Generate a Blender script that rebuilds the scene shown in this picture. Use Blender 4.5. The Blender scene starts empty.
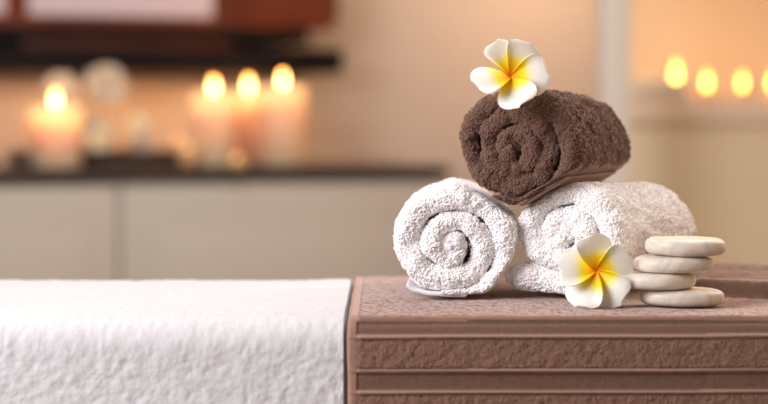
import bpy, math, random
import numpy as np
from mathutils import Vector, Matrix

SC = bpy.context.scene
COL = SC.collection
PI = math.pi
random.seed(7)
RNG = np.random.default_rng(7)

# ------------------------------------------------------------------ noise
def _h(i, j, k, seed):
    n = (i * 374761393 + j * 668265263 + k * 2147483647 + seed * 1274126177) & 0xFFFFFFFF
    n = ((n ^ (n >> 13)) * 1274126177) & 0xFFFFFFFF
    n = ((n ^ (n >> 16)) * 2246822519) & 0xFFFFFFFF
    return ((n ^ (n >> 15)) & 0xFFFFFF) / float(0xFFFFFF) * 2 - 1

def noise(p, scale, seed=0):
    """value noise in -1..1 at points p (n,3); scale = feature size in metres"""
    q = p / scale + 1000.0
    i = np.floor(q).astype(np.int64)
    f = q - i
    f = f * f * (3 - 2 * f)
    r = 0
    for a in (0, 1):
        wa = f[:, 0] if a else 1 - f[:, 0]
        for b in (0, 1):
            wb = f[:, 1] if b else 1 - f[:, 1]
            for c in (0, 1):
                wc = f[:, 2] if c else 1 - f[:, 2]
                r = r + wa * wb * wc * _h(i[:, 0] + a, i[:, 1] + b, i[:, 2] + c, seed)
    return r

# ------------------------------------------------------------------ mesh helpers
def mesh_np(name, verts, quads, mat, parent=None, smooth=True, tris=None, tuft=None):
    me = bpy.data.meshes.new(name)
    verts = np.asarray(verts, np.float32)
    quads = np.asarray(quads, np.int32).reshape(-1, 4)
    nt = 0 if tris is None else len(tris)
    me.vertices.add(len(verts))
    me.vertices.foreach_set('co', verts.ravel())
    nl = len(quads) * 4 + nt * 3
    me.loops.add(nl)
    li = quads.ravel()
    st = np.arange(len(quads)) * 4
    if nt:
        tris = np.asarray(tris, np.int32)
        st = np.concatenate([st, len(quads) * 4 + np.arange(nt) * 3])
        li = np.concatenate([li, tris.ravel()])
    me.loops.foreach_set('vertex_index', li.astype(np.int32))
    me.polygons.add(len(quads) + nt)
    me.polygons.foreach_set('loop_start', st.astype(np.int32))
    me.update(calc_edges=True)
    me.validate()
    me.polygons.foreach_set('use_smooth', np.full(len(me.polygons), smooth))
    me.materials.append(mat)
    if tuft is not None and tuft[0] < len(quads):
        me.materials.append(tuft[1])
        mi = np.zeros(len(me.polygons), np.int32); mi[tuft[0]:] = 1
        me.polygons.foreach_set('material_index', mi)
    o = bpy.data.objects.new(name, me)
    COL.objects.link(o)
    if parent is not None:
        o.parent = parent
    return o

def grid_quads(n, m, closed_m=False):
    a = np.arange(n - 1)[:, None]
    b = np.arange(m if closed_m else m - 1)[None, :]
    b2 = (b + 1) % m
    return np.stack([a * m + b, (a + 1) * m + b, (a + 1) * m + b2, a * m + b2], -1).reshape(-1, 4)

def vnormals(v, q):
    d1 = v[q[:, 2]] - v[q[:, 0]]
    d2 = v[q[:, 3]] - v[q[:, 1]]
    fn = np.cross(d1, d2)
    n = np.zeros_like(v)
    for k in range(4):
        np.add.at(n, q[:, k], fn)
    return n / (np.linalg.norm(n, axis=1, keepdims=True) + 1e-12)

def tufts(v, q, keep, count, length, rad, seed, flip=1.0):
    """terry pile: small bent loops standing on the kept quads; returns verts, quads"""
    rng = np.random.default_rng(seed)
    qq = q[keep]
    d1 = v[qq[:, 2]] - v[qq[:, 0]]
    d2 = v[qq[:, 3]] - v[qq[:, 1]]
    fn = np.cross(d1, d2) * flip
    ar = np.linalg.norm(fn, axis=1)
    cs = np.cumsum(ar)
    idx = np.searchsorted(cs, rng.random(count) * cs[-1])
    idx = np.clip(idx, 0, len(qq) - 1)
    a, b = rng.random((count, 1)), rng.random((count, 1))
    c = [v[qq[idx, k]] for k in range(4)]
    p = (1 - a) * ((1 - b) * c[0] + b * c[3]) + a * ((1 - b) * c[1] + b * c[2])
    n = fn[idx] / (ar[idx][:, None] + 1e-12)
    r = rng.normal(size=(count, 3))
    # neighbouring loops lean the same way, so the pile clumps
    cl = np.stack([noise(p, .0035, seed + k) for k in range(3)], 1)
    t = r * .55 + cl * 1.1
    t -= n * (t * n).sum(1, keepdims=True)
    t /= np.linalg.norm(t, axis=1, keepdims=True) + 1e-12
    s = np.cross(n, t)
    L = length * (.55 + .75 * rng.random((count, 1)))
    R = rad * (.8 + .5 * rng.random((count, 1)))
    prof = [(-.25, -.05, 1.0), (.40, .10, .95), (.80, .28, .72), (1.0, .40, .34)]
    el = 1.0 + .9 * rng.random((count, 1))
    rings = []
    for hgt, lean, rr in prof:
        ctr = p + n * L * hgt + t * L * lean
        for k in range(6):
            an = -2 * PI * k / 6
            rings.append(ctr + (s * math.cos(an) + t * math.sin(an) * el) * R * rr)
    V = np.stack(rings, 1).reshape(-1, 3)
    base = (np.arange(count) * 24)[:, None]
    Q = []
    for g in range(3):
        for k in range(6):
            k2 = (k + 1) % 6
            Q.append(np.concatenate([base + g * 6 + k, base + g * 6 + k2, base + (g + 1) * 6 + k2, base + (g + 1) * 6 + k], 1))
    Q.append(np.concatenate([base + 18, base + 19, base + 20, base + 23], 1))
    Q.append(np.concatenate([base + 20, base + 21, base + 22, base + 23], 1))
    Q = np.stack(Q, 1).reshape(-1, 4)
    return V, Q

def tag(o, label, cat, group=None):
    o['label'] = label
    o['category'] = cat
    if group:
        o['group'] = group
    return o

def struct(o):
    o['kind'] = 'structure'
    return o

def empty(name, loc, rz=0.0):
    o = bpy.data.objects.new(name, None)
    COL.objects.link(o)
    o.location = loc
    o.rotation_euler = (0, 0, rz)
    return o

def box(name, x0, x1, y0, y1, z0, z1, mat, parent=None, bev=0.0, seg=3):
    v = [(x, y, z) for x in (x0, x1) for y in (y0, y1) for z in (z0, z1)]
    q = [(0, 1, 3, 2), (4, 6, 7, 5), (0, 4, 5, 1), (2, 3, 7, 6), (0, 2, 6, 4), (1, 5, 7, 3)]
    o = mesh_np(name, v, q, mat, parent, smooth=False)
    if bev:
        m = o.modifiers.new('bevel', 'BEVEL'); m.width = bev; m.segments = seg; m.limit_method = 'NONE'
        o.data.polygons.foreach_set('use_smooth', [True] * 6)
    return o

def lathe(name, prof, mat, parent=None, n=48, loc=(0, 0, 0), closed=False):
    """prof: list of (r, z); r=0 ends allowed"""
    pr = np.array(prof, float)
    an = np.arange(n) / n * 2 * PI
    V = np.stack([pr[:, 0][:, None] * np.cos(an), pr[:, 0][:, None] * np.sin(an), np.repeat(pr[:, 1][:, None], n, 1)], -1).reshape(-1, 3)
    q = grid_quads(len(pr), n, True)[:, ::-1]
    o = mesh_np(name, V, q, mat, parent)
    o.location = loc
    return o

# ------------------------------------------------------------------ materials
def srgb(r, g, b):
    return tuple(((c / 255) / 12.92 if c / 255 <= .04045 else ((c / 255 + .055) / 1.055) ** 2.4) for c in (r, g, b)) + (1,)

def mat(name, col, rough=.6, spec=.5, sub=0.0, subr=(.01, .006, .004), metal=0.0, emit=None, es=0.0, sheen=0.0, tint=(1, 1, 1, 1), coat=0.0,
        noise_amt=0.0, noise_scale=20.0, col2=None, bump=0.0, bump_scale=200.0, bump_dist=.001):
    m = bpy.data.materials.new(name)
    m.use_nodes = True
    nt = m.node_tree
    b = nt.nodes['Principled BSDF']
    b.inputs['Base Color'].default_value = col
    b.inputs['Roughness'].default_value = rough
    b.inputs['Specular IOR Level'].default_value = spec
    b.inputs['Metallic'].default_value = metal
    b.inputs['Coat Weight'].default_value = coat
    b.inputs['Coat Roughness'].default_value = .08
    if sub:
        b.inputs['Subsurface Weight'].default_value = sub
        b.inputs['Subsurface Radius'].default_value = subr
        b.inputs['Subsurface Scale'].default_value = 1.0
    if sheen:
        b.inputs['Sheen Weight'].default_value = sheen
        b.inputs['Sheen Roughness'].default_value = .45
        b.inputs['Sheen Tint'].default_value = tint
    if emit:
        b.inputs['Emission Color'].default_value = emit
        b.inputs['Emission Strength'].default_value = es
    tc = nt.nodes.new('ShaderNodeTexCoord')
    if noise_amt:
        nz = nt.nodes.new('ShaderNodeTexNoise')
        nz.inputs['Scale'].default_value = noise_scale
        nz.inputs['Detail'].default_value = 5
        nt.links.new(tc.outputs['Object'], nz.inputs['Vector'])
        mr = nt.nodes.new('ShaderNodeMapRange')
        mr.inputs['From Min'].default_value = .3
        mr.inputs['From Max'].default_value = .7
        mr.inputs['To Min'].default_value = 0
        mr.inputs['To Max'].default_value = noise_amt
        nt.links.new(nz.outputs['Fac'], mr.inputs['Value'])
        mx = nt.nodes.new('ShaderNodeMix')
        mx.data_type = 'RGBA'
        mx.inputs['A'].default_value = col
        mx.inputs['B'].default_value = col2 or tuple(c * .6 for c in col[:3]) + (1,)
        nt.links.new(mr.outputs['Result'], mx.inputs['Factor'])
        nt.links.new(mx.outputs['Result'], b.inputs['Base Color'])
    if bump:
        nb = nt.nodes.new('ShaderNodeTexNoise')
        nb.inputs['Scale'].default_value = bump_scale
        nb.inputs['Detail'].default_value = 3
        nt.links.new(tc.outputs['Object'], nb.inputs['Vector'])
        bp = nt.nodes.new('ShaderNodeBump')
        bp.inputs['Strength'].default_value = bump
        bp.inputs['Distance'].default_value = bump_dist
        nt.links.new(nb.outputs['Fac'], bp.inputs['Height'])
        nt.links.new(bp.outputs['Normal'], b.inputs['Normal'])
    return m

M = {}
def fibre_material(name, col, trans, w):
    """loops of the pile: thin yarn that lets part of the light through"""
    m = bpy.data.materials.new(name); m.use_nodes = True
    nt = m.node_tree; out = nt.nodes['Material Output']
    nt.nodes.remove(nt.nodes['Principled BSDF'])
    d = nt.nodes.new('ShaderNodeBsdfDiffuse'); d.inputs['Color'].default_value = col
    t = nt.nodes.new('ShaderNodeBsdfTranslucent'); t.inputs['Color'].default_value = trans
    mx = nt.nodes.new('ShaderNodeMixShader'); mx.inputs[0].default_value = w
    nt.links.new(d.outputs[0], mx.inputs[1]); nt.links.new(t.outputs[0], mx.inputs[2])
    nt.links.new(mx.outputs[0], out.inputs[0])
    return m
PINK = (1, .80, .74, 1)
M['white_terry'] = mat('white_terry', (.90, .88, .895, 1), .9, .1, sheen=.2, bump=.5, bump_scale=500, bump_dist=.001)
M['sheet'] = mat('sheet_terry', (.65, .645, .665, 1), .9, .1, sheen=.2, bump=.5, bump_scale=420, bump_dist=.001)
M['white_hem'] = mat('white_hem', (.86, .84, .85, 1), .8, .2, bump=.5, bump_scale=900, bump_dist=.0006)
M['brown_terry'] = mat('brown_terry', srgb(104, 74, 62), .9, .1, sheen=.6, tint=PINK, noise_amt=.5, noise_scale=260, bump=.6, bump_scale=500, bump_dist=.0012)
M['brown_hem'] = mat('brown_hem', srgb(134, 102, 88), .8, .2, sheen=.4, tint=PINK, bump=.5, bump_scale=900, bump_dist=.0006)
M['runner_terry'] = mat('runner_terry', srgb(117, 89, 76), .9, .1, sheen=.8, tint=PINK, noise_amt=.35, noise_scale=240, bump=.7, bump_scale=420, bump_dist=.0012)
M['runner_cord'] = mat('runner_cord', srgb(156, 122, 106), .85, .15, sheen=.6, tint=PINK, bump=.6, bump_scale=700, bump_dist=.0008)
M['white_pile'] = fibre_material('white_pile', (.99, .978, .982, 1), (.985, .97, .975, 1), .0)
M['brown_pile'] = mat('brown_pile', srgb(117, 87, 73), .9, .1, sheen=1.0, tint=PINK)
M['runner_pile'] = mat('runner_pile', srgb(136, 104, 88), .9, .1, sheen=.8, tint=PINK)

def marble():
    m = mat('white_marble', srgb(226, 216, 203), .38, .45, sub=.25, subr=(.012, .009, .006))
    nt = m.node_tree; b = nt.nodes['Principled BSDF']
    tc = nt.nodes.new('ShaderNodeTexCoord')
    oi = nt.nodes.new('ShaderNodeObjectInfo')
    ad = nt.nodes.new('ShaderNodeVectorMath'); ad.operation = 'ADD'
    sc = nt.nodes.new('ShaderNodeVectorMath'); sc.operation = 'SCALE'; sc.inputs['Scale'].default_value = 1.0
    nt.links.new(oi.outputs['Location'], sc.inputs[0])
    nt.links.new(tc.outputs['Object'], ad.inputs[0]); nt.links.new(sc.outputs[0], ad.inputs[1])
    nz = nt.nodes.new('ShaderNodeTexNoise'); nz.inputs['Scale'].default_value = 22; nz.inputs['Detail'].default_value = 6
    nz.inputs['Distortion'].default_value = 1.6
    nt.links.new(ad.outputs[0], nz.inputs['Vector'])
    cr = nt.nodes.new('ShaderNodeValToRGB')
    e = cr.color_ramp.elements
    e[0].position = .40; e[0].color = srgb(230, 221, 208)
    e[1].position = .62; e[1].color = srgb(228, 218, 205)
    k = cr.color_ramp.elements.new(.52); k.color = srgb(212, 202, 190)
    nt.links.new(nz.outputs['Fac'], cr.inputs['Fac'])
    nt.links.new(cr.outputs['Color'], b.inputs['Base Color'])
    return m
M['marble'] = marble()

def petal_material():
    m = mat('frangipani_petal', (.9, .88, .8, 1), .42, .35, sub=.2, subr=(.004, .003, .0015))
    nt = m.node_tree; b = nt.nodes['Principled BSDF']
    at = nt.nodes.new('ShaderNodeAttribute'); at.attribute_name = 'yolk'
    cr = nt.nodes.new('ShaderNodeValToRGB')
    e = cr.color_ramp.elements
    e[0].position = 0.0; e[0].color = srgb(240, 150, 0)
    e[1].position = 1.0; e[1].color = srgb(243, 241, 233)
    for p, c in ((.10, (250, 178, 0)), (.24, (254, 214, 8)), (.36, (252, 228, 40)), (.52, (245, 238, 190)), (.62, (243, 241, 230))):
        k = cr.color_ramp.elements.new(p); k.color = srgb(*c)
    nt.links.new(at.outputs['Fac'], cr.inputs['Fac'])
    nt.links.new(cr.outputs['Color'], b.inputs['Base Color'])
    return m
M['petal'] = petal_material()
M['stamen'] = mat('flower_throat', srgb(235, 130, 5), .5)
M['wall'] = mat('plaster_beige', srgb(200, 189, 180), .85, .2, bump=.15, bump_scale=60)
M['wall_warm'] = mat('plaster_cream', srgb(226, 202, 168), .85, .2, bump=.15, bump_scale=60)
M['ceil'] = mat('ceiling_white', srgb(235, 230, 222), .9)
M['floor'] = mat('floor_tile', srgb(150, 130, 112), .4, noise_amt=.4, noise_scale=6)
M['post'] = mat('post_white', srgb(222, 214, 202), .6)
M['ledge'] = mat('ledge_tan', srgb(226, 208, 174), .6, bump=.1, bump_scale=80)
M['ledge_top'] = mat('ledge_stone', srgb(236, 212, 186), .5)
M['cab'] = mat('cabinet_greige', srgb(198, 191, 180), .55)
M['top'] = mat('dark_worktop', srgb(46, 36, 38), .22, .6, noise_amt=.3, noise_scale=40)
M['wood'] = mat('red_brown_wood', srgb(116, 48, 18), .35, .4, coat=.2, noise_amt=.7, noise_scale=9, col2=srgb(70, 26, 10))
M['darkwood'] = mat('charcoal_wood', srgb(22, 17, 18), .6, .12)
M['pale'] = mat('sheen_slab', srgb(214, 200, 210), .35, .5)  # pale colour standing in for a reflection on the wood
M['trayw'] = mat('tray_wood', srgb(58, 38, 28), .4)
M['ivory'] = mat('ivory_cloth', srgb(232, 218, 196), .9, .1)
M['glass'] = mat('frosted_cup', srgb(235, 190, 140), .35, .4)
M['wick'] = mat('wick', srgb(40, 28, 20), .9)
M['leather'] = mat('cream_vinyl', srgb(225, 215, 200), .45)

M['wax'] = mat('candle_wax', srgb(255, 210, 176), .5, .3, sub=1.0, subr=(.085, .052, .032))

def flame_material(name, s, c0=(1, .66, .26, 1)):
    m = bpy.data.materials.new(name); m.use_nodes = True
    nt = m.node_tree; out = nt.nodes['Material Output']
    nt.nodes.remove(nt.nodes['Principled BSDF'])
    e = nt.nodes.new('ShaderNodeEmission'); e.inputs['Strength'].default_value = s
    tc = nt.nodes.new('ShaderNodeTexCoord'); sp = nt.nodes.new('ShaderNodeSeparateXYZ')
    cr = nt.nodes.new('ShaderNodeValToRGB')
    cr.color_ramp.elements[0].position = 0.2; cr.color_ramp.elements[0].color = c0
    cr.color_ramp.elements[1].position = 1.0; cr.color_ramp.elements[1].color = (1, .30, .02, 1)
    nt.links.new(tc.outputs['Generated'], sp.inputs[0]); nt.links.new(sp.outputs[2], cr.inputs[0])
    nt.links.new(cr.outputs[0], e.inputs['Color']); nt.links.new(e.outputs[0], out.inputs[0])
    return m
M['flame'] = flame_material('flame', 22)
M['flame_low'] = flame_material('flame_low', 13, (1, .60, .10, 1))
M['flame_small'] = flame_material('flame_small', 16)

# ------------------------------------------------------------------ camera
ZB = .72                       # bed top height
cam = bpy.data.cameras.new('camera')
camo = bpy.data.objects.new('camera', cam)
COL.objects.link(camo)
camo.location = (0, 0, ZB + .197)
camo.rotation_euler = (PI / 2 - math.atan(97 / 2000), 0, 0)
cam.sensor_width = 36
cam.lens = 2000 / 768 * 36
cam.dof.use_dof = True
cam.dof.focus_distance = 1.985
cam.dof.aperture_fstop = cam.lens / 1000 / .034
cam.clip_start = .05
SC.camera = camo

# ------------------------------------------------------------------ rolled towels
def towel_roll(name, loc, yaw, r, L, turns, t0, t1, a0, m, planes, seed, tail=0.0, n_tuft=0, tl=.0017, tr=.00078,
               res=.00115, bulge=.004, lump=.0022, groove=None, sx=1.0, blunt=False, thin=0, gap=None, core_out=0.0, taper=.0, pile=None, fine=1.0):
    """a towel rolled into a spiral; local x right, y along the axis (0 = front end), z up, centre at the origin"""
    # spiral centre line, from the outer end inwards, counter-clockwise as seen from the front
    dphi = .012
    phis = np.arange(0, turns * 2 * PI, dphi)
    ths = t0 + (t1 - t0) * np.clip(phis / (turns * 2 * PI) * 1.2, 0, 1)
    rho = (r - t0 / 2) - np.cumsum(ths * 1.0 * dphi / (2 * PI))
    ok = rho > t1 * .30
    phis, ths, rho = phis[ok], ths[ok], rho[ok]
    ang = a0 + phis
    X = rho * np.cos(ang); Z = rho * np.sin(ang)
    if tail:
        nt_ = int(tail / .001)
        d = np.array([-math.sin(a0), math.cos(a0)])
        k = np.arange(nt_, 0, -1) * .001
        kr = np.clip(k / .025, 0, 1)
        X = np.concatenate([X[0] - d[0] * k, X]); Z = np.concatenate([Z[0] - d[1] * k + .16 * t0 * kr, Z])
        ths = np.concatenate([t0 * (1 + .30 * kr), ths]); phis = np.concatenate([-k / rho[0], phis])
    # resample to equal arc length
    s = np.concatenate([[0], np.cumsum(np.hypot(np.diff(X), np.diff(Z)))])
    n = int(s[-1] / res)
    si = np.linspace(0, s[-1], n)
    X = np.interp(si, s, X); Z = np.interp(si, s, Z); T = np.interp(si, s, ths); PH = np.interp(si, s, phis)
    tx = np.gradient(X); tz = np.gradient(Z); tl_ = np.hypot(tx, tz); tx /= tl_; tz /= tl_
    nx, nz = tz, -tx                                     # outward (to the right of travel)
    if thin:                                              # the outer end starts as a thin hem and thickens
        w = np.clip(si / .075, 0, 1); w = w * w * (3 - 2 * w)
        T2 = T * (thin + (1 - thin) * w)
        X = X - nx * (T - T2) / 2; Z = Z - nz * (T - T2) / 2; T = T2
    # end caps: thin the layer smoothly at both ends
    e = np.minimum(si / (T * (.55 if blunt else 1.9)), (s[-1] - si) / (T * .40))
    cap = np.sqrt(np.clip(1 - (1 - np.clip(e, 0, 1)) ** 2, 0, 1))
    T = T * (.04 + .96 * cap) * .90
    # wobble of the layer front
    q3 = np.stack([X, Z, PH * .01], 1)
    fr = noise(q3, .022, seed + 3) * bulge + noise(q3, .009, seed + 4) * bulge * .4
    fr = fr - core_out * np.clip(PH / (turns * 2 * PI), 0, 1)
    wob = noise(np.stack([PH * .012, PH * 0, PH * 0], 1), .013, seed + 9) * .0016
    # section loop in (radial, axial): front rounding, outer side, back rounding, inner side
    nf = 15; no = int(L / (res * 1.25)); nb = 7; ni = 34
    rad, ax, kind = [], [], []
    for k in range(nf):
        u = PI * k / (nf - 1)
        rad.append(-math.cos(u)); ax.append(-math.sin(u) * 1.0); kind.append(0)
    for k in range(1, no):
        rad.append(1.0); ax.append(10 + k / no); kind.append(1)
    for k in range(nb):
        u = PI * k / (nb - 1)
        rad.append(math.cos(u)); ax.append(100 + math.sin(u)); kind.append(2)
    for k in range(1, ni):
        w = 1 - k / ni
        rad.append(-1.0); ax.append(10 + w ** 2); kind.append(3)
    rad = np.array(rad); ax = np.array(ax); kind = np.array(kind); m_ = len(rad)
    RAD = rad[None, :] * (T * .5)[:, None]
    AX = np.zeros((n, m_))
    fd = (T * .5)[:, None]
    k0 = kind == 0; k1 = (kind == 1) | (kind == 3); k2 = kind == 2
    AX[:, k0] = fr[:, None] + fd + ax[k0][None, :] * fd
    AX[:, k1] = (fr[:, None] + fd) + (ax[k1][None, :] - 10) * (L - fr[:, None] - 2 * fd)
    AX[:, k2] = (L - fd) + (ax[k2][None, :] - 100) * fd
    PX = (X + nx * wob)[:, None] + nx[:, None] * RAD
    PZ = (Z + nz * wob)[:, None] + nz[:, None] * RAD
    if taper:
        g = 1 - taper * np.clip(AX / L, 0, 1)
        PX = PX * g; PZ = PZ * g - (1 - g) * (r * .95)
    V = np.stack([PX * sx, AX, PZ], -1).reshape(-1, 3)
    q = grid_quads(n, m_, True)[:, ::-1]
    # the tight curl at the heart of the roll
    pc = np.array([(t1 * .56 * math.sin(min(1, k / 14) * PI / 2), (1 - math.cos(min(1, k / 14) * PI / 2)) * t1 * .50 + max(0, k - 14) * .004) for k in range(24)])
    na = 40; aa = np.arange(na) / na * 2 * PI
    y_c = float(np.mean(fr[-20:])) + t1 * .02
    CX = pc[:, :1] * np.cos(aa) + t1 * .04; CZ = pc[:, :1] * np.sin(aa); CY = np.repeat(y_c + pc[:, 1:], na, 1)
    VC = np.stack([CX * sx, CY, CZ], -1).reshape(-1, 3)
    qc = grid_quads(24, na, True)[:, ::-1] + len(V)
    nbase = len(V); V = np.concatenate([V, VC]); q = np.concatenate([q, qc])
    # soft contact planes
    def squash(V):
        V = V.copy()
        for (an, D, kk) in planes:
            c, s_ = math.cos(an), math.sin(an)
            w = V[:, 0] * c + V[:, 2] * s_
            h = np.clip(.5 + .5 * (D - w) / kk, 0, 1)
            w2 = w * h + D * (1 - h) - kk * h * (1 - h)
            w2 = np.where(w > D - kk, w2, w)
            V[:, 0] += (w2 - w) * c; V[:, 2] += (w2 - w) * s_
        return V
    N = vnormals(V, q)
    d = noise(V, .020, seed) * lump + noise(V, .0075, seed + 1) * lump * .45 + (noise(V, .0042, seed + 2) * .0011 + noise(V, .0026, seed + 6) * .0009) * fine
    if groove:
        for ga, gw, gd in groove:
            d = d - gd * np.exp(-((V[:, 1] - ga) / gw) ** 2) * np.concatenate([np.repeat(kind[None, :] == 1, n, 0).ravel(), np.zeros(len(V) - nbase)])
    V = V + N * d[:, None]
    V = squash(V)
    if gap:   # a small open pocket between two layers
        gx, gz, gs, gdep = gap
        w = np.exp(-(((V[:, 0] - gx) / gs) ** 2 + ((V[:, 2] - gz) / (gs * .3)) ** 2)) * (V[:, 1] < .03)
        V[:, 1] += gdep * w
    vv, qq = V, q
    if n_tuft:
        outer = (PH < 2 * PI * 1.02)
        vis = np.zeros((n, m_), bool)
        vis[:, k0] = True
        vis[np.ix_(outer, kind == 1)] = True
        vis[np.ix_(outer, k2)] = True
        keep = vis[:-1].ravel()
        keep &= ~(np.repeat((kind == 1)[None], n - 1, 0).ravel() & (np.random.default_rng(seed).random(len(keep)) < .55))
        keep = np.concatenate([keep, np.ones(len(qc), bool)])
        tv, tq = tufts(V, q, keep, n_tuft, tl, tr, seed + 20)
        bot = squash(tv)                                  # loops do not reach through what the roll lies on
        vv = np.concatenate([V, bot]); qq = np.concatenate([q, tq + len(V)])
    o = mesh_np(name, vv, qq, m, tuft=(len(q), pile) if n_tuft else None)
    o.location = loc
    o.rotation_euler = (0, 0, yaw)
    return o

def hem_strip(parent, pts, y0, y1, th, m, seed, name='hem', n=70, my=60, wav=.0012):
    """a flat woven border band following pts in the roll's cross-section (x, z)"""
    pts = np.array(pts, float)
    s = np.concatenate([[0], np.cumsum(np.hypot(*np.diff(pts, axis=0).T))])
    si = np.linspace(0, s[-1], n)
    X = np.interp(si, s, pts[:, 0]); Z = np.interp(si, s, pts[:, 1])
    for _ in range(6):
        X[1:-1] = (X[:-2] + 2 * X[1:-1] + X[2:]) / 4; Z[1:-1] = (Z[:-2] + 2 * Z[1:-1] + Z[2:]) / 4
    tx, tz = np.gradient(X), np.gradient(Z); l = np.hypot(tx, tz); nx, nz = -tz / l, tx / l
    e = np.clip(np.minimum(si, s[-1] - si) / (th * .6), 0, 1)
    T = th * (.1 + .9 * np.sqrt(1 - (1 - e) ** 2))
    loop = []
    nf = 9
    for k in range(nf):
        u = PI * k / (nf - 1); loop.append((-math.cos(u), y0 + th / 2 - math.sin(u) * th / 2))
    for k in range(1, my):
        loop.append((1, y0 + th / 2 + (y1 - y0 - th) * k / my))
    for k in range(nf):
        u = PI * k / (nf - 1); loop.append((math.cos(u), y1 - th / 2 + math.sin(u) * th / 2))
    for k in range(1, my):
        loop.append((-1, y1 - th / 2 - (y1 - y0 - th) * k / my))
    loop = np.array(loop); m_ = len(loop)
    PX = X[:, None] + nx[:, None] * loop[:, 0][None] * T[:, None] / 2
    PZ = Z[:, None] + nz[:, None] * loop[:, 0][None] * T[:, None] / 2
    PY = np.repeat(loop[:, 1][None], n, 0)
    V = np.stack([PX, PY, PZ], -1).reshape(-1, 3)
    V[:, 1] += noise(V * [1, 0, 1], .02, seed) * .002
    V[:, 2] += noise(V, .015, seed + 1) * wav
    return mesh_np(name, V, grid_quads(n, m_, True), m, parent)

RY = math.radians(-24)
# left white roll
cl = (.0677, 2.010, .7756)
rollL = towel_roll('rolled_towel', cl, math.radians(-3), .0755, .215, 2.6, .0268, .0220, math.radians(-100), M['white_terry'],
                   [(-PI / 2, .0500, .008), (math.radians(60), .0610, .010), (math.radians(-5), .0675, .006), (math.radians(-34), .0595, .01)], 11, n_tuft=24000,
                   sx=1.035, thin=.25, gap=(.001, .034, .010, .014), bulge=.004, lump=.0026, fine=1.05, core_out=.004, pile=M['white_pile'])
tag(rollL, 'rolled white terry towel at the left foot of the pyramid, flat hem folded under it', 'towel', 'white rolled towels on the brown runner')
hem_strip(rollL, [(-.0455, -.0400), (-.038, -.0455), (-.024, -.0492), (.000, -.0500), (.016, -.0500)], .002, .16, .0050, M['white_hem'], 5, wav=.0008)
# right white roll
cr = (.1788, 2.000, .7890)
rollR = towel_roll('rolled_towel', cr, math.radians(-29), .0645, .235, 2.5, .0255, .0195, math.radians(-90), M['white_terry'],
                   [(-PI / 2, .0645, .006), (math.radians(121), .0440, .010)], 31, sx=1.125, tail=.053, n_tuft=24000, blunt=True,
                   bulge=.0045, lump=.0026, fine=1.05, core_out=.002, taper=.10, pile=M['white_pile'])
tag(rollR, 'rolled white terry towel behind the frangipani and stones, loose end sticking out at lower left', 'towel', 'white rolled towels on the brown runner')
# brown roll on top
cb = (.1290, 1.998, .8755)
rollB = towel_roll('rolled_towel', cb, math.radians(-22), .0725, .215, 3.1, .0210, .0165, math.radians(-112), M['brown_terry'],
                   [(math.radians(-121), 0.0575, .006), (math.radians(-59), .0510, .006)], 57, n_tuft=36000, sx=1.05, thin=.3,
                   tl=.0014, tr=.00066, fine=1.2, bulge=.0055, lump=.0032, groove=[(.034, .0022, .0028), (.041, .0016, .0018)], core_out=.006, taper=.08, pile=M['brown_pile'])
tag(rollB, 'dark brown rolled terry towel lying on top of the two white rolls', 'towel')
hem_strip(rollB, [(.0047 + .857 * k / 11 * .056, -.0584 + .515 * k / 11 * .056) for k in range(12)], .003, .195, .0042, M['brown_hem'], 8, wav=.0005)

# ------------------------------------------------------------------ massage bed
bed = empty('massage_table', (.25, 2.06, 0))
box('mattress', -1.02, 1.02, -.170, .195, .62, .7020, M['leather'], bed, .018, 5)
box('frame', -1.0, 1.0, -.165, .185, .55, .6195, M['darkwood'], bed, .004)
for lx in (-.9, .9):
    for ly in (-.15, .17):
        box('leg', lx - .03, lx + .03, ly - .03 + .005, ly + .03 - .02, 0, .5495, M['darkwood'], bed, .004)
tag(bed, 'massage bed under the white sheet and the brown runner', 'bed')

def drape_profile(yf, yb, zt, R, zf, zb):
    """(y, z) path from the front hem up, over the top and down the back"""
    p = [(yf, zf), (yf, zt - R)]
    for k in range(1, 13):
        a = PI / 2 * k / 12; p.append((yf + R - R * math.cos(a), zt - R + R * math.sin(a)))
    p.append((yb - R * 1.3, zt))
    for k in range(1, 13):
        a = PI / 2 * k / 12; p.append((yb - R * 1.3 + R * 1.3 * math.sin(a), zt - R * 1.3 + R * 1.3 * math.cos(a)))
    p.append((yb, zb))
    return np.array(p)

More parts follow.
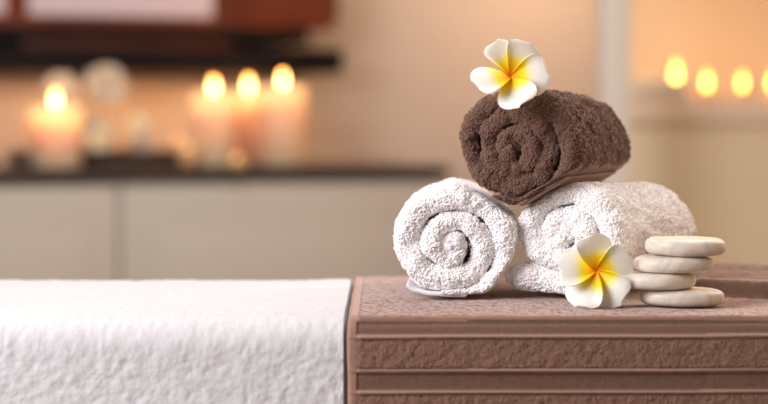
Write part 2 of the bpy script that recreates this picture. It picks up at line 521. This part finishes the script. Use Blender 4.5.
def drape(name, xs, prof, th, m, seed, amp, fine, n_tuft, tl, tr, pres, extra=None, tuft_rng=None, heights=None, pile=None, band=None):
    s = np.concatenate([[0], np.cumsum(np.hypot(*np.diff(prof, axis=0).T))])
    si = pres(s[-1])
    Y = np.interp(si, s, prof[:, 0]); Z = np.interp(si, s, prof[:, 1])
    ty, tz = np.gradient(Y), np.gradient(Z); l = np.hypot(ty, tz)
    ny, nz = -tz / l, ty / l
    n, mm = len(xs), len(si)
    XX = np.repeat(xs[:, None], mm, 1); YY = np.repeat(Y[None], n, 0); ZZ = np.repeat(Z[None], n, 0)
    V = np.stack([XX, YY, ZZ], -1).reshape(-1, 3)
    N = np.stack([np.zeros_like(XX), np.repeat(ny[None], n, 0), np.repeat(nz[None], n, 0)], -1).reshape(-1, 3)
    S = np.repeat(si[None], n, 0).ravel()
    d = noise(V, .05, seed) * amp + noise(V, .0075, seed + 1) * fine * .7 + noise(V, .0040, seed + 2) * fine * .5 + noise(V, .0024, seed + 3) * fine * .35
    mask = np.ones(len(V))
    if heights is not None:
        hd, mask = heights(V, S)
        d = d * mask + hd
    # underside follows smoothly
    edge = np.clip(np.minimum(XX - xs[0], xs[-1] - XX) / (th * .8), 0, 1).ravel()
    rnd = np.sqrt(1 - (1 - edge) ** 2)
    top = V + N * ((th + d) * (.25 + .75 * rnd))[:, None]
    if extra is not None:
        top = extra(top)
    q = grid_quads(n, mm)
    bot = V
    q2 = q[:, ::-1] + len(V)
    # rim
    r0 = np.arange(mm); 
    idx = lambda i, j: i * mm + j
    side = []
    off = len(V)
    j = np.arange(mm - 1)
    side.append(np.stack([idx(0, j), idx(0, j + 1), off + idx(0, j + 1), off + idx(0, j)], 1))
    side.append(np.stack([idx(n - 1, j), off + idx(n - 1, j), off + idx(n - 1, j + 1), idx(n - 1, j + 1)], 1))
    i = np.arange(n - 1)
    side.append(np.stack([idx(i, 0), off + idx(i, 0), off + idx(i + 1, 0), idx(i + 1, 0)], 1))
    side.append(np.stack([idx(i, mm - 1), idx(i + 1, mm - 1), off + idx(i + 1, mm - 1), off + idx(i, mm - 1)], 1))
    vv = np.concatenate([top, bot]); qq = np.concatenate([q, q2] + side)
    if n_tuft:
        c = top[q[:, 0]]
        keep = tuft_rng(c, mask[q[:, 0]] * np.ones(len(q)))
        tv, tq = tufts(top, q, keep, n_tuft, tl, tr, seed + 5)
        nq = len(qq); qq = np.concatenate([qq, tq + len(vv)]); vv = np.concatenate([vv, tv])
    o = mesh_np(name, vv, qq, m)
    mats_ = np.zeros(len(qq), np.int32)
    if band:
        fn_, bm_ = band
        o.data.materials.append(bm_)
        mats_[:len(q)] = fn_(V[q[:, 0]], (S[q[:, 0]] + S[q[:, 2]]) / 2)
    if n_tuft:
        o.data.materials.append(pile)
        mats_[nq:] = len(o.data.materials) - 1
    o.data.polygons.foreach_set('material_index', mats_)
    return o

def sheet_sag(V):
    V = V.copy()
    w = np.clip((V[:, 2] - .70) / .02, 0, 1)
    V[:, 2] += w * (noise(V * [1, .3, 0], .16, 3) * .0016)
    return V

YF, YB = 1.874, 2.298
pf = drape_profile(YF, YB, .7040, .016, .50, .50)
xs = np.concatenate([np.arange(-.80, -.46, .012), np.arange(-.46, -.045, .0016), np.arange(-.045, -.034, .0005), np.arange(-.034, .0, .002), np.arange(.0, 1.25, .012)])
sheet = drape('bed_sheet', xs, pf, .0080, M['sheet'], 71, .0012, .00085, 0, .0016, .00055,
              lambda T: np.concatenate([np.arange(0, .10, .01), np.arange(.10, .30, .0016), np.arange(.30, .66, .0025), np.arange(.66, T, .02)]),
              extra=sheet_sag, tuft_rng=lambda c, m: (c[:, 0] < -.037) & (c[:, 0] > -.46) & (c[:, 2] > .62) & (c[:, 1] < 2.33), pile=M['white_pile'],
              heights=lambda V, S: (-.003 + .0085 * np.clip((-.0357 - V[:, 0]) / .0022, 0, 1), np.ones(len(V))))
tag(sheet, 'white terry sheet spread over the massage bed, bare at the left of the brown runner', 'sheet')

# brown runner: cords and flat bands across its front
ZT = ZB - .0003
RF = .014
pr = drape_profile(1.8605, 2.3105, ZT - .0045, RF, .52, .60)
s_fold = (ZT - .0045 - RF) - .52
def z_of(S): return .52 + S          # height along the straight front drop
CORDS = [.7145, .7010, .6690, .6492, .6165, .6000]
def runner_heights(V, S):
    # the fold bends near the top: measure by unrolled length
    z = .52 + S
    x = V[:, 0]
    zz = z + noise(V * [1, 0, 0], .09, 5) * .0007 - .0012 * np.clip((x - .0) / .4, 0, 1)
    hd = np.zeros(len(V)); mask = np.ones(len(V))
    front = z < ZT + .012
    for c in CORDS:
        hd += .0036 * np.exp(-((zz - c) / .0014) ** 2) * front
        hd -= .0012 * np.exp(-((zz - c + .0036) / .0014) ** 2) * front
        mask = np.where(front & (np.abs(zz - c) < .0032), .15, mask)
    for a, b in ((.7010, .7145), (.6492, .6690), (.6000, .6165)):
        fl = front & (zz > a) & (zz < b)
        hd = np.where(fl, hd - .0012, hd)
        mask = np.where(fl, .30, mask)
    st = (np.hypot((x - .285) / 1.25, V[:, 1] - 1.958) < .042) & (V[:, 2] > .70)
    mask = np.where(st, .35, mask)
    # selvedge band along the left edge
    sv = np.clip((x - (XL + .0085)) / .0015, 0, 1)
    mask = mask * (.25 + .75 * sv)
    hd = hd * (.15 + .85 * sv) - .0006 * np.exp(-((x - (XL + .0095)) / .0012) ** 2)
    return hd, mask
XL = -.0335
def cord_faces(P, S):
    z = .52 + S + noise(P * [1, 0, 0], .09, 5) * .0007 - .0012 * np.clip(P[:, 0] / .4, 0, 1)
    r = np.zeros(len(P), bool)
    for c in CORDS:
        r |= np.abs(z - c) < .0015
    return ((r & (z < ZT + .012)) | (P[:, 0] < XL + .008)).astype(np.int32)
def runner_fold(V):
    V = V.copy()
    x, y = V[:, 0], V[:, 1]
    on_top = V[:, 2] > ZT - .02
    # rumpled fold at the back right
    line = 2.060 - (x - .33) * .42
    w = np.clip((y - line) / .018, 0, 1); w = w * w * (3 - 2 * w)
    wx = np.clip((x - .285) / .05, 0, 1); wx = wx * wx * (3 - 2 * wx)
    V[:, 2] += on_top * w * wx * (.0125 + .004 * np.sin((y - line) * 60))
    V[:, 2] -= on_top * wx * .002 * np.exp(-((y - line + .004) / .006) ** 2)
    # corners relax a little
    V[:, 0] += np.where(V[:, 0] < XL + .03, (-.0008 * np.clip((.72 - V[:, 2]) / .01, 0, 1)), 0) * np.clip(1 - (V[:, 0] - XL) / .03, 0, 1)
    V[:, 0] += noise(np.stack([V[:, 1], V[:, 2], V[:, 2] * 0], 1), .03, 8) * .0005 * (V[:, 0] < XL + .004)
    return V
xs2 = np.concatenate([np.arange(XL, XL + .012, .0007), np.arange(XL + .012, .48, .0014), np.arange(.48, .68, .01)])
runner = drape('bed_runner', xs2, pr, .0048, M['runner_terry'], 91, .0005, .0010, 42000, .0011, .00080,
               lambda T: np.concatenate([np.arange(0, .08, .006), np.arange(.08, .36, .00085), np.arange(.36, .62, .0025), np.arange(.62, T, .02)]),
               extra=runner_fold, tuft_rng=lambda c, m: (m > .5) & (c[:, 0] < .48) & (c[:, 2] > .62) & (c[:, 2] < .7165) & (c[:, 1] < 2.1), heights=runner_heights, band=(cord_faces, M['runner_cord']), pile=M['runner_pile'])
tag(runner, 'brown terry runner with raised cord bands draped across the bed under the rolled towels', 'towel')

# ------------------------------------------------------------------ frangipani flowers
def petal_grid(Lp, Wp, thick, seed, cup, twist):
    nu, nv = 26, 20
    V = []; yolk = []
    for i in range(nu):
        u = i / (nu - 1)
        # obovate outline: narrow claw, broad rounded tip, leaning to one side
        w = Wp * (.12 + .88 * math.sin(min(1, u * 1.45) * PI * .5) ** 1.0) * math.sqrt(max(0, 1 - max(0, (u - .60) / .40) ** 2.6))
        w = max(w, Wp * .02)
        for j in range(nv):
            v = j / (nv - 1) * 2 - 1
            x = u * Lp * (1 - .03 * v * v)
            y = v * w / 2 + .10 * Lp * math.sin(u * PI * .8) * .55
            z = cup * u * Lp - .26 * Lp * max(0, u - .45) ** 2 * 1.6
            # one edge curls up and over, the other dips under the neighbour
            z += twist * (v * .5) * w * .62
            if v > .45:
                k = (v - .45) / .55
                z += .0046 * k ** 1.3 * math.sin(PI * min(1, u * 1.15 + .08)); y -= .0016 * k ** 2.2 * math.sin(PI * min(1, u * 1.1))
            z -= .10 * w * (v * v) * u; x -= .05 * Lp * v * u * u
            V.append((x, y, z)); yolk.append(u * (1 + .10 * v) + .10 * abs(v) * u)
    return np.array(V), np.array(yolk), nu, nv

def make_petal(Lp, Wp, seed, ang, parent, cup, twist, th=.0011):
    V, yk, nu, nv = petal_grid(Lp, Wp, th, seed, cup, twist)
    c, s = math.cos(ang), math.sin(ang)
    R = np.array([[c, -s, 0], [s, c, 0], [0, 0, 1]])
    V = V @ R.T
    q = grid_quads(nu, nv)
    N = vnormals(V, q)
    A = V + N * th / 2; B = V - N * th / 2
    n = len(V)
    qq = [q, q[:, ::-1] + n]
    i = np.arange(nu - 1); j = np.arange(nv - 1)
    qq.append(np.stack([i * nv, n + i * nv, n + (i + 1) * nv, (i + 1) * nv], 1)[:, ::-1])
    qq.append(np.stack([i * nv + nv - 1, (i + 1) * nv + nv - 1, n + (i + 1) * nv + nv - 1, n + i * nv + nv - 1], 1)[:, ::-1])
    qq.append(np.stack([j, j + 1, n + j + 1, n + j], 1)[:, ::-1])
    b = (nu - 1) * nv
    qq.append(np.stack([b + j, n + b + j, n + b + j + 1, b + j + 1], 1)[:, ::-1])
    o = mesh_np('petal', np.concatenate([A, B]), np.concatenate(qq), M['petal'], parent)
    a = o.data.attributes.new('yolk', 'FLOAT', 'POINT')
    a.data.foreach_set('value', np.concatenate([yk, yk]).astype(np.float32))
    md = o.modifiers.new('sub', 'SUBSURF'); md.levels = 1; md.render_levels = 1
    return o

def flower(loc, normal, roll, angs, lens, wid, label, group=None, cup=.34, twist=.68, scale=1.0):
    o = empty('frangipani_flower', loc)
    z = Vector(normal).normalized()
    x = Vector((1, 0, 0)); x = (x - z * x.dot(z)).normalized(); y = z.cross(x)
    Mx = Matrix((x, y, z)).transposed().to_4x4()
    Mx = Mx @ Matrix.Rotation(roll, 4, 'Z')
    o.rotation_euler = Mx.to_euler()
    o.scale = (scale,) * 3
    for k, (a, l) in enumerate(zip(angs, lens)):
        make_petal(l, wid, k, math.radians(a), o, cup, twist)
    lathe('throat', [(0, -.010), (.0030, -.009), (.0040, -.001), (.0026, .0012), (0, .0014)], M['stamen'], o, 16)
    tag(o, label, 'flower', group)
    return o

f1 = flower((.1248, 1.975, .9445), (.04, -1, .46), 0, [108, 56, -4, -80, -168], [.039, .039, .037, .036, .040], .0385,
            'yellow-centred white frangipani perched on top of the brown rolled towel', 'frangipani flowers on the towels')
f2 = flower((.2062, 1.9400, .7560), (-.02, -1, .10), 0, [92, 16, -56, -122, 170], [.036, .036, .040, .040, .038], .0375,
            'yellow-centred white frangipani standing on the runner against the right white roll, beside the stones', 'frangipani flowers on the towels')

# ------------------------------------------------------------------ stones
def stone(cx, cy, z0, rx, ry, h, seed, tilt, label):
    n, k = 72, 22
    V = []
    for i in range(k + 1):
        t = -PI / 2 + PI * i / k
        c = abs(math.cos(t)) ** .24; s = math.copysign(abs(math.sin(t)) ** .80, t)
        for j in range(n):
            a = 2 * PI * j / n
            V.append((rx * c * math.cos(a), ry * c * math.sin(a), h / 2 * s))
    V = np.array(V)
    V *= (1 + .035 * noise(V + seed, .05, seed))[:, None]
    V[:, 2] += noise(V * [1, 1, 0], .04, seed + 1) * .0008
    q = grid_quads(k + 1, n, True)[:, ::-1]
    o = mesh_np('massage_stone', V, q, M['marble'])
    zmin = V[:, 2].min()
    o.location = (cx, cy, z0 - zmin)
    tag(o, label, 'stone', 'white massage stones in a stack')
    return o
ZS = ZT + .0016
YS = 1.950
stone(.2915, YS, ZS, .0405, .033, .0162, 3, (0, 0), 'flat white marble massage stone lying on the runner, lowest of the stack')
stone(.2675, YS, ZS + .0164, .0385, .032, .0160, 5, (0, 0), 'flat white marble massage stone second from the bottom of the stack, shifted furthest left')
stone(.2830, YS, ZS + .0326, .0395, .032, .0162, 8, (0, 0), 'flat white marble massage stone just beneath the top one of the stack')
stone(.2935, YS, ZS + .0490, .0395, .031, .0175, 12, (0, 0), 'flat white marble massage stone with grey veins on top of the stack')

# ------------------------------------------------------------------ counter with cabinet below (turned with the wall)
WA = math.radians(19.4)
def W(a, b, z=0.0):
    return (.18 + a * math.cos(WA) - b * math.sin(WA), 5.4 + a * math.sin(WA) + b * math.cos(WA), z)
ZC = .754
cab = empty('base_cabinet', W(0, 0), WA)
box('body', -2.2, -.03, .03, .60, .08, ZC - .0335, M['cab'], cab, .002)
box('plinth', -2.2, -.06, .07, .58, 0, .0795, M['darkwood'], cab)
dx = [(-2.15, -1.54), (-1.53, -.91), (-.90, -.045)]
for x0, x1 in dx:
    d = box('door', x0, x1, .008, .0295, .10, ZC - .045, M['cab'], cab, .003)
    box('panel_moulding', x0 + .07, x1 - .07, -.0005, .0075, .17, ZC - .165, M['cab'], d, .003)
    box('inner_panel', x0 + .095, x1 - .095, -.006, -.001, .195, ZC - .19, M['cab'], d, .002)
tag(cab, 'greige panelled base cabinet standing below the dark worktop', 'cabinet')
wt = box('worktop', -2.22, 0, 0, .61, ZC - .033, ZC, M['top'], None, .003)
wt.location = W(0, 0); wt.rotation_euler = (0, 0, WA)
tag(wt, 'dark polished worktop on the greige cabinet, carrying the candles', 'worktop')

# wall cabinet, red-brown with dark rails beneath
wc = empty('wall_cabinet', W(0, 0), WA)
box('carcass', -2.1, -.215, .31, .60, 1.150, 1.55, M['wood'], wc, .006)
box('lower_board', -2.1, -.225, .315, .60, 1.128, 1.1495, M['wood'], wc, .004)
box('rail', -2.1, -.30, .32, .60, 1.088, 1.1275, M['darkwood'], wc, .004)
box('wooden_rail', -1.10, -.52, .318, .60, 1.0735, 1.0875, M['wood'], wc, .003)
box('bottom_board', -2.1, -.205, .30, .60, 1.006, 1.073, M['darkwood'], wc, .004)
for x0, x1 in ((-1.42, -1.145), (-1.085, -.58)):
    box('sheen_slab', x0, x1, .300, .3095, 1.156, 1.50, M['pale'], wc, .003)  # reflected sheen of the wood, built as pale slabs
tag(wc, 'red-brown wooden wall cabinet with pale panels imitating sheen and charcoal rails beneath', 'cabinet')

# ------------------------------------------------------------------ candles
def flame(parent, z, s, m, wf=.27):
    prof = [(0, 0), (.30, .05), (.46, .15), (.50, .32), (.47, .52), (.36, .72), (.18, .90), (0, 1)]
    f = lathe('flame', [(a * s * wf, b * s) for a, b in prof], m, parent, 20, (0, 0, z))
    return f

def point(loc, e, col, r=.01, name='light'):
    l = bpy.data.lights.new(name, 'POINT'); l.energy = e; l.color = col; l.shadow_soft_size = r
    o = bpy.data.objects.new(name, l); COL.objects.link(o); o.location = loc
    return o

WARM = (1.0, .68, .46)
def pillar(x, y, z, r, h, label, e=.18, group='pillar candles on the worktop'):
    o = empty('pillar_candle', (x, y, z))
    t = .007
    prof = [(0, 0), (r - .004, 0), (r, .004), (r, h - .006), (r - .003, h), (r - t, h - .003), (r - t - .002, h - .046), (r * .4, h - .052), (0, h - .052)]
    lathe('wax_body', prof, M['wax'], o, 56)
    lathe('wick', [(0, 0), (.0013, 0), (.0013, .044), (0, .045)], M['wick'], o, 8, (0, 0, h - .0525))
    flame(o, h - .006, .046, M['flame'], .30)
    point((x, y, z + h - .026), e, WARM, .010, 'candle_light')
    tag(o, label, 'candle', group)
    return o
pillar(-.850, 5.18, ZC, .066, .162, 'lit peach pillar candle alone at the left end of the worktop, before the tray', .32)
pillar(-.452, 5.32, ZC, .060, .198, 'lit pink pillar candle, leftmost of the three standing close together')
pillar(-.372, 5.50, ZC, .055, .204, 'lit pink pillar candle standing behind and between the two others of the trio')
pillar(-.272, 5.38, ZC, .060, .216, 'tallest lit pink pillar candle, rightmost of the three on the worktop', .16)

def tealight(x, y, z, label, s=.012, m='flame_small', group='small tea lights among the pillar candles', r=.019, h=.020, e=0.0):
    o = empty('tea_light', (x, y, z))
    lathe('cup', [(0, 0), (r, 0), (r, h), (r - .0015, h), (r - .0015, h - .006), (0, h - .007)], M['glass'], o, 28)
    flame(o, h - .005, s, M[m])
    if e:
        point((x, y, z + h + s + .01), e, WARM, .01, 'candle_light')
    tag(o, label, 'candle', group)
    return o
tealight(-.381, 5.18, ZC, 'tiny tea light with golden glow in front of the middle pillar candle', h=.028)
tealight(-.515, 5.24, ZC + .001, 'tiny golden tea light just left of the trio of pillar candles', h=.052)
tealight(-.556, 5.40, ZC + .001, 'tiny faint tea light further back between the tray and the candle trio', h=.066)

# ------------------------------------------------------------------ tray with ivory towels and flowers
tc = (-.800, 5.40)
tr = empty('serving_tray', (tc[0], tc[1], ZC + .001), WA)
box('tray_base', -.20, .25, -.12, .13, 0, .010, M['trayw'], tr, .003)
for a in ((-.20, .25, -.12, -.108), (-.20, .25, .118, .13), (-.20, -.188, -.1075, .1175), (.238, .25, -.1075, .1175)):
    box('tray_rim', a[0], a[1], a[2], a[3], .0105, .040, M['trayw'], tr, .003)
tag(tr, 'low dark wooden tray on the worktop holding ivory towels and flowers', 'tray')
zt = ZC + .0125
def small_roll(x, y, z, r, L, yaw, seed, label):
    o = towel_roll('rolled_towel', (x, y, z), yaw, r, L, 3.0, .016, .012, -PI / 2, M['ivory'], [(-PI / 2, r * .97, .004), (PI / 2, r * .97, .004)], seed, res=.004)
    tag(o, label, 'towel', 'ivory rolled towels on the tray')
    return o
small_roll(-.790, 5.325, zt + .069, .070, .13, .2, 101, 'ivory rolled towel lying on the dark tray, under two others')
small_roll(-.862, 5.31, zt + .192, .052, .12, .1, 103, 'ivory rolled towel at the left of the pair on top of the tray pile')
small_roll(-.742, 5.34, zt + .204, .062, .12, .25, 104, 'ivory rolled towel at the right of the pair on top of the tray pile')
small_roll(-.655, 5.375, zt + .042, .043, .12, .25, 105, 'small ivory rolled towel at the right end of the dark tray')
flower((-.745, 5.240, zt + .062), (.1, -1, .2), .3, [90, 18, -54, -126, 162], [.04] * 5, .036,
       'small frangipani leaning on the largest ivory towel, yellow heart showing', 'frangipani flowers on the tray', scale=.8)
flower((-.655, 5.300, zt + .100), (.1, -.8, .7), .9, [90, 18, -54, -126, 162], [.04] * 5, .036,
       'pale frangipani resting on the small ivory towel at the tray end', 'frangipani flowers on the tray', scale=.8)

# ------------------------------------------------------------------ room
struct(box('floor', -2.6, 2.6, -1.5, 7.2, -.05, 0, M['floor']))
struct(box('ceiling', -2.6, 2.6, -1.5, 7.2, 2.6, 2.65, M['ceil']))
wb = struct(box('wall_back', -2.9, 2.6, .62, .72, 0, 2.6, M['wall'])); wb.location = W(0, 0); wb.rotation_euler = (0, 0, WA)
struct(box('wall_left', -2.65, -2.55, -1.5, 4.6, 0, 2.6, M['wall']))
struct(box('wall_right', 2.0, 2.1, -1.5, 5.6, 0, 2.6, M['wall_warm']))
# post, alcove wall and ledge at the right
post = struct(box('trim_1', .500, .566, 4.60, 4.70, 0, 2.6, M['post'], None, .004))
struct(box('wall_alcove', .62, 2.0, 5.45, 5.55, 0, 2.6, M['wall_warm']))
ledge = empty('ledge_unit', (.60, 5.0, 0))
box('front', 0, 1.38, .015, .42, 0, .8695, M['ledge'], ledge, .004)
box('slab', -.02, 1.38, 0, .43, .870, .932, M['ledge_top'], ledge, .006)
tag(ledge, 'tan built-in ledge with a paler stone slab below the glowing alcove', 'ledge')
bx = box('folded_cloth', .60, .76, 4.86, 4.98, .870, .915, M['ivory'], None, .012, 4)
bx.location = (0, .14, .063)
tag(bx, 'small pale folded cloth on the left end of the stone slab', 'cloth')

for x, z, y, s, lab in ((.752, .933, 5.16, .060, 'tall lit tea light nearest the white post on the alcove ledge'),
                        (.822, .933, 5.10, .050, 'lit tea light between two others on the alcove ledge'),
                        (.912, .933, 5.10, .046, 'lit tea light on the alcove ledge, third from the white post'),
                        (1.010, .933, 5.20, .050, 'lit tea light on the alcove ledge cut off by the photo edge')):
    tealight(x, y, z, lab, s, 'flame_low', 'tea lights on the alcove ledge', .024, .026 if s < .055 else .044, .35)

# ------------------------------------------------------------------ lights
def area(name, loc, target, size, e, col, sy=None):
    l = bpy.data.lights.new(name, 'AREA'); l.energy = e; l.color = col; l.size = size
    if sy: l.shape = 'RECTANGLE'; l.size_y = sy
    o = bpy.data.objects.new(name, l); COL.objects.link(o)
    o.location = loc
    o.rotation_euler = (Vector(target) - Vector(loc)).to_track_quat('-Z', 'Y').to_euler()
    return o
area('window_light', (-1.55, .95, 1.65), (.05, 2.0, .74), 1.4, 60, (.985, .965, 1), 1.2)
area('ceiling_light', (.75, 2.8, 2.2), (.2, 2.1, .7), 1.1, 20, (1, .95, .94))
area('roll_side_fill', (1.6, 3.1, 1.7), (.2, 2.05, .85), .5, 11, (1, .84, .68))  # added fill, brightens the long side of the brown roll
area('room_light', (-.3, 4.0, 2.5), (-.2, 5.6, .7), 1.2, 22, (.96, .99, 1))
point((.74, 5.2, 1.70), 4.4, (1, .42, .08), .12, 'alcove_fill')  # unseen warm point added above the ledge to turn the alcove orange
point((.62, 5.7, 1.36), 9.5, (1, .64, .38), .10, 'wall_fill')  # unseen point added to warm the back wall beside the post

ul = area('added_wall_glow', W(-.75, .45, .995), W(-.75, .50, 0), .9, 2.8, (1, .50, .22), .10)  # added warm glow for the wall below the cabinet, no fixture there
ul.rotation_euler = (0, 0, WA)
w = bpy.data.worlds.new('world'); SC.world = w; w.use_nodes = True
w.node_tree.nodes['Background'].inputs[0].default_value = (.92, .93, 1, 1)
w.node_tree.nodes['Background'].inputs[1].default_value = .18

SC.view_settings.view_transform = 'Standard'
SC.view_settings.look = 'None'
SC.view_settings.exposure = 0
SC.view_settings.gamma = 1
SC.view_settings.use_curve_mapping = False
SC.cycles.use_denoising = True
SC.cycles.max_bounces = 12
SC.cycles.diffuse_bounces = 10
SC.cycles.sample_clamp_indirect = 4
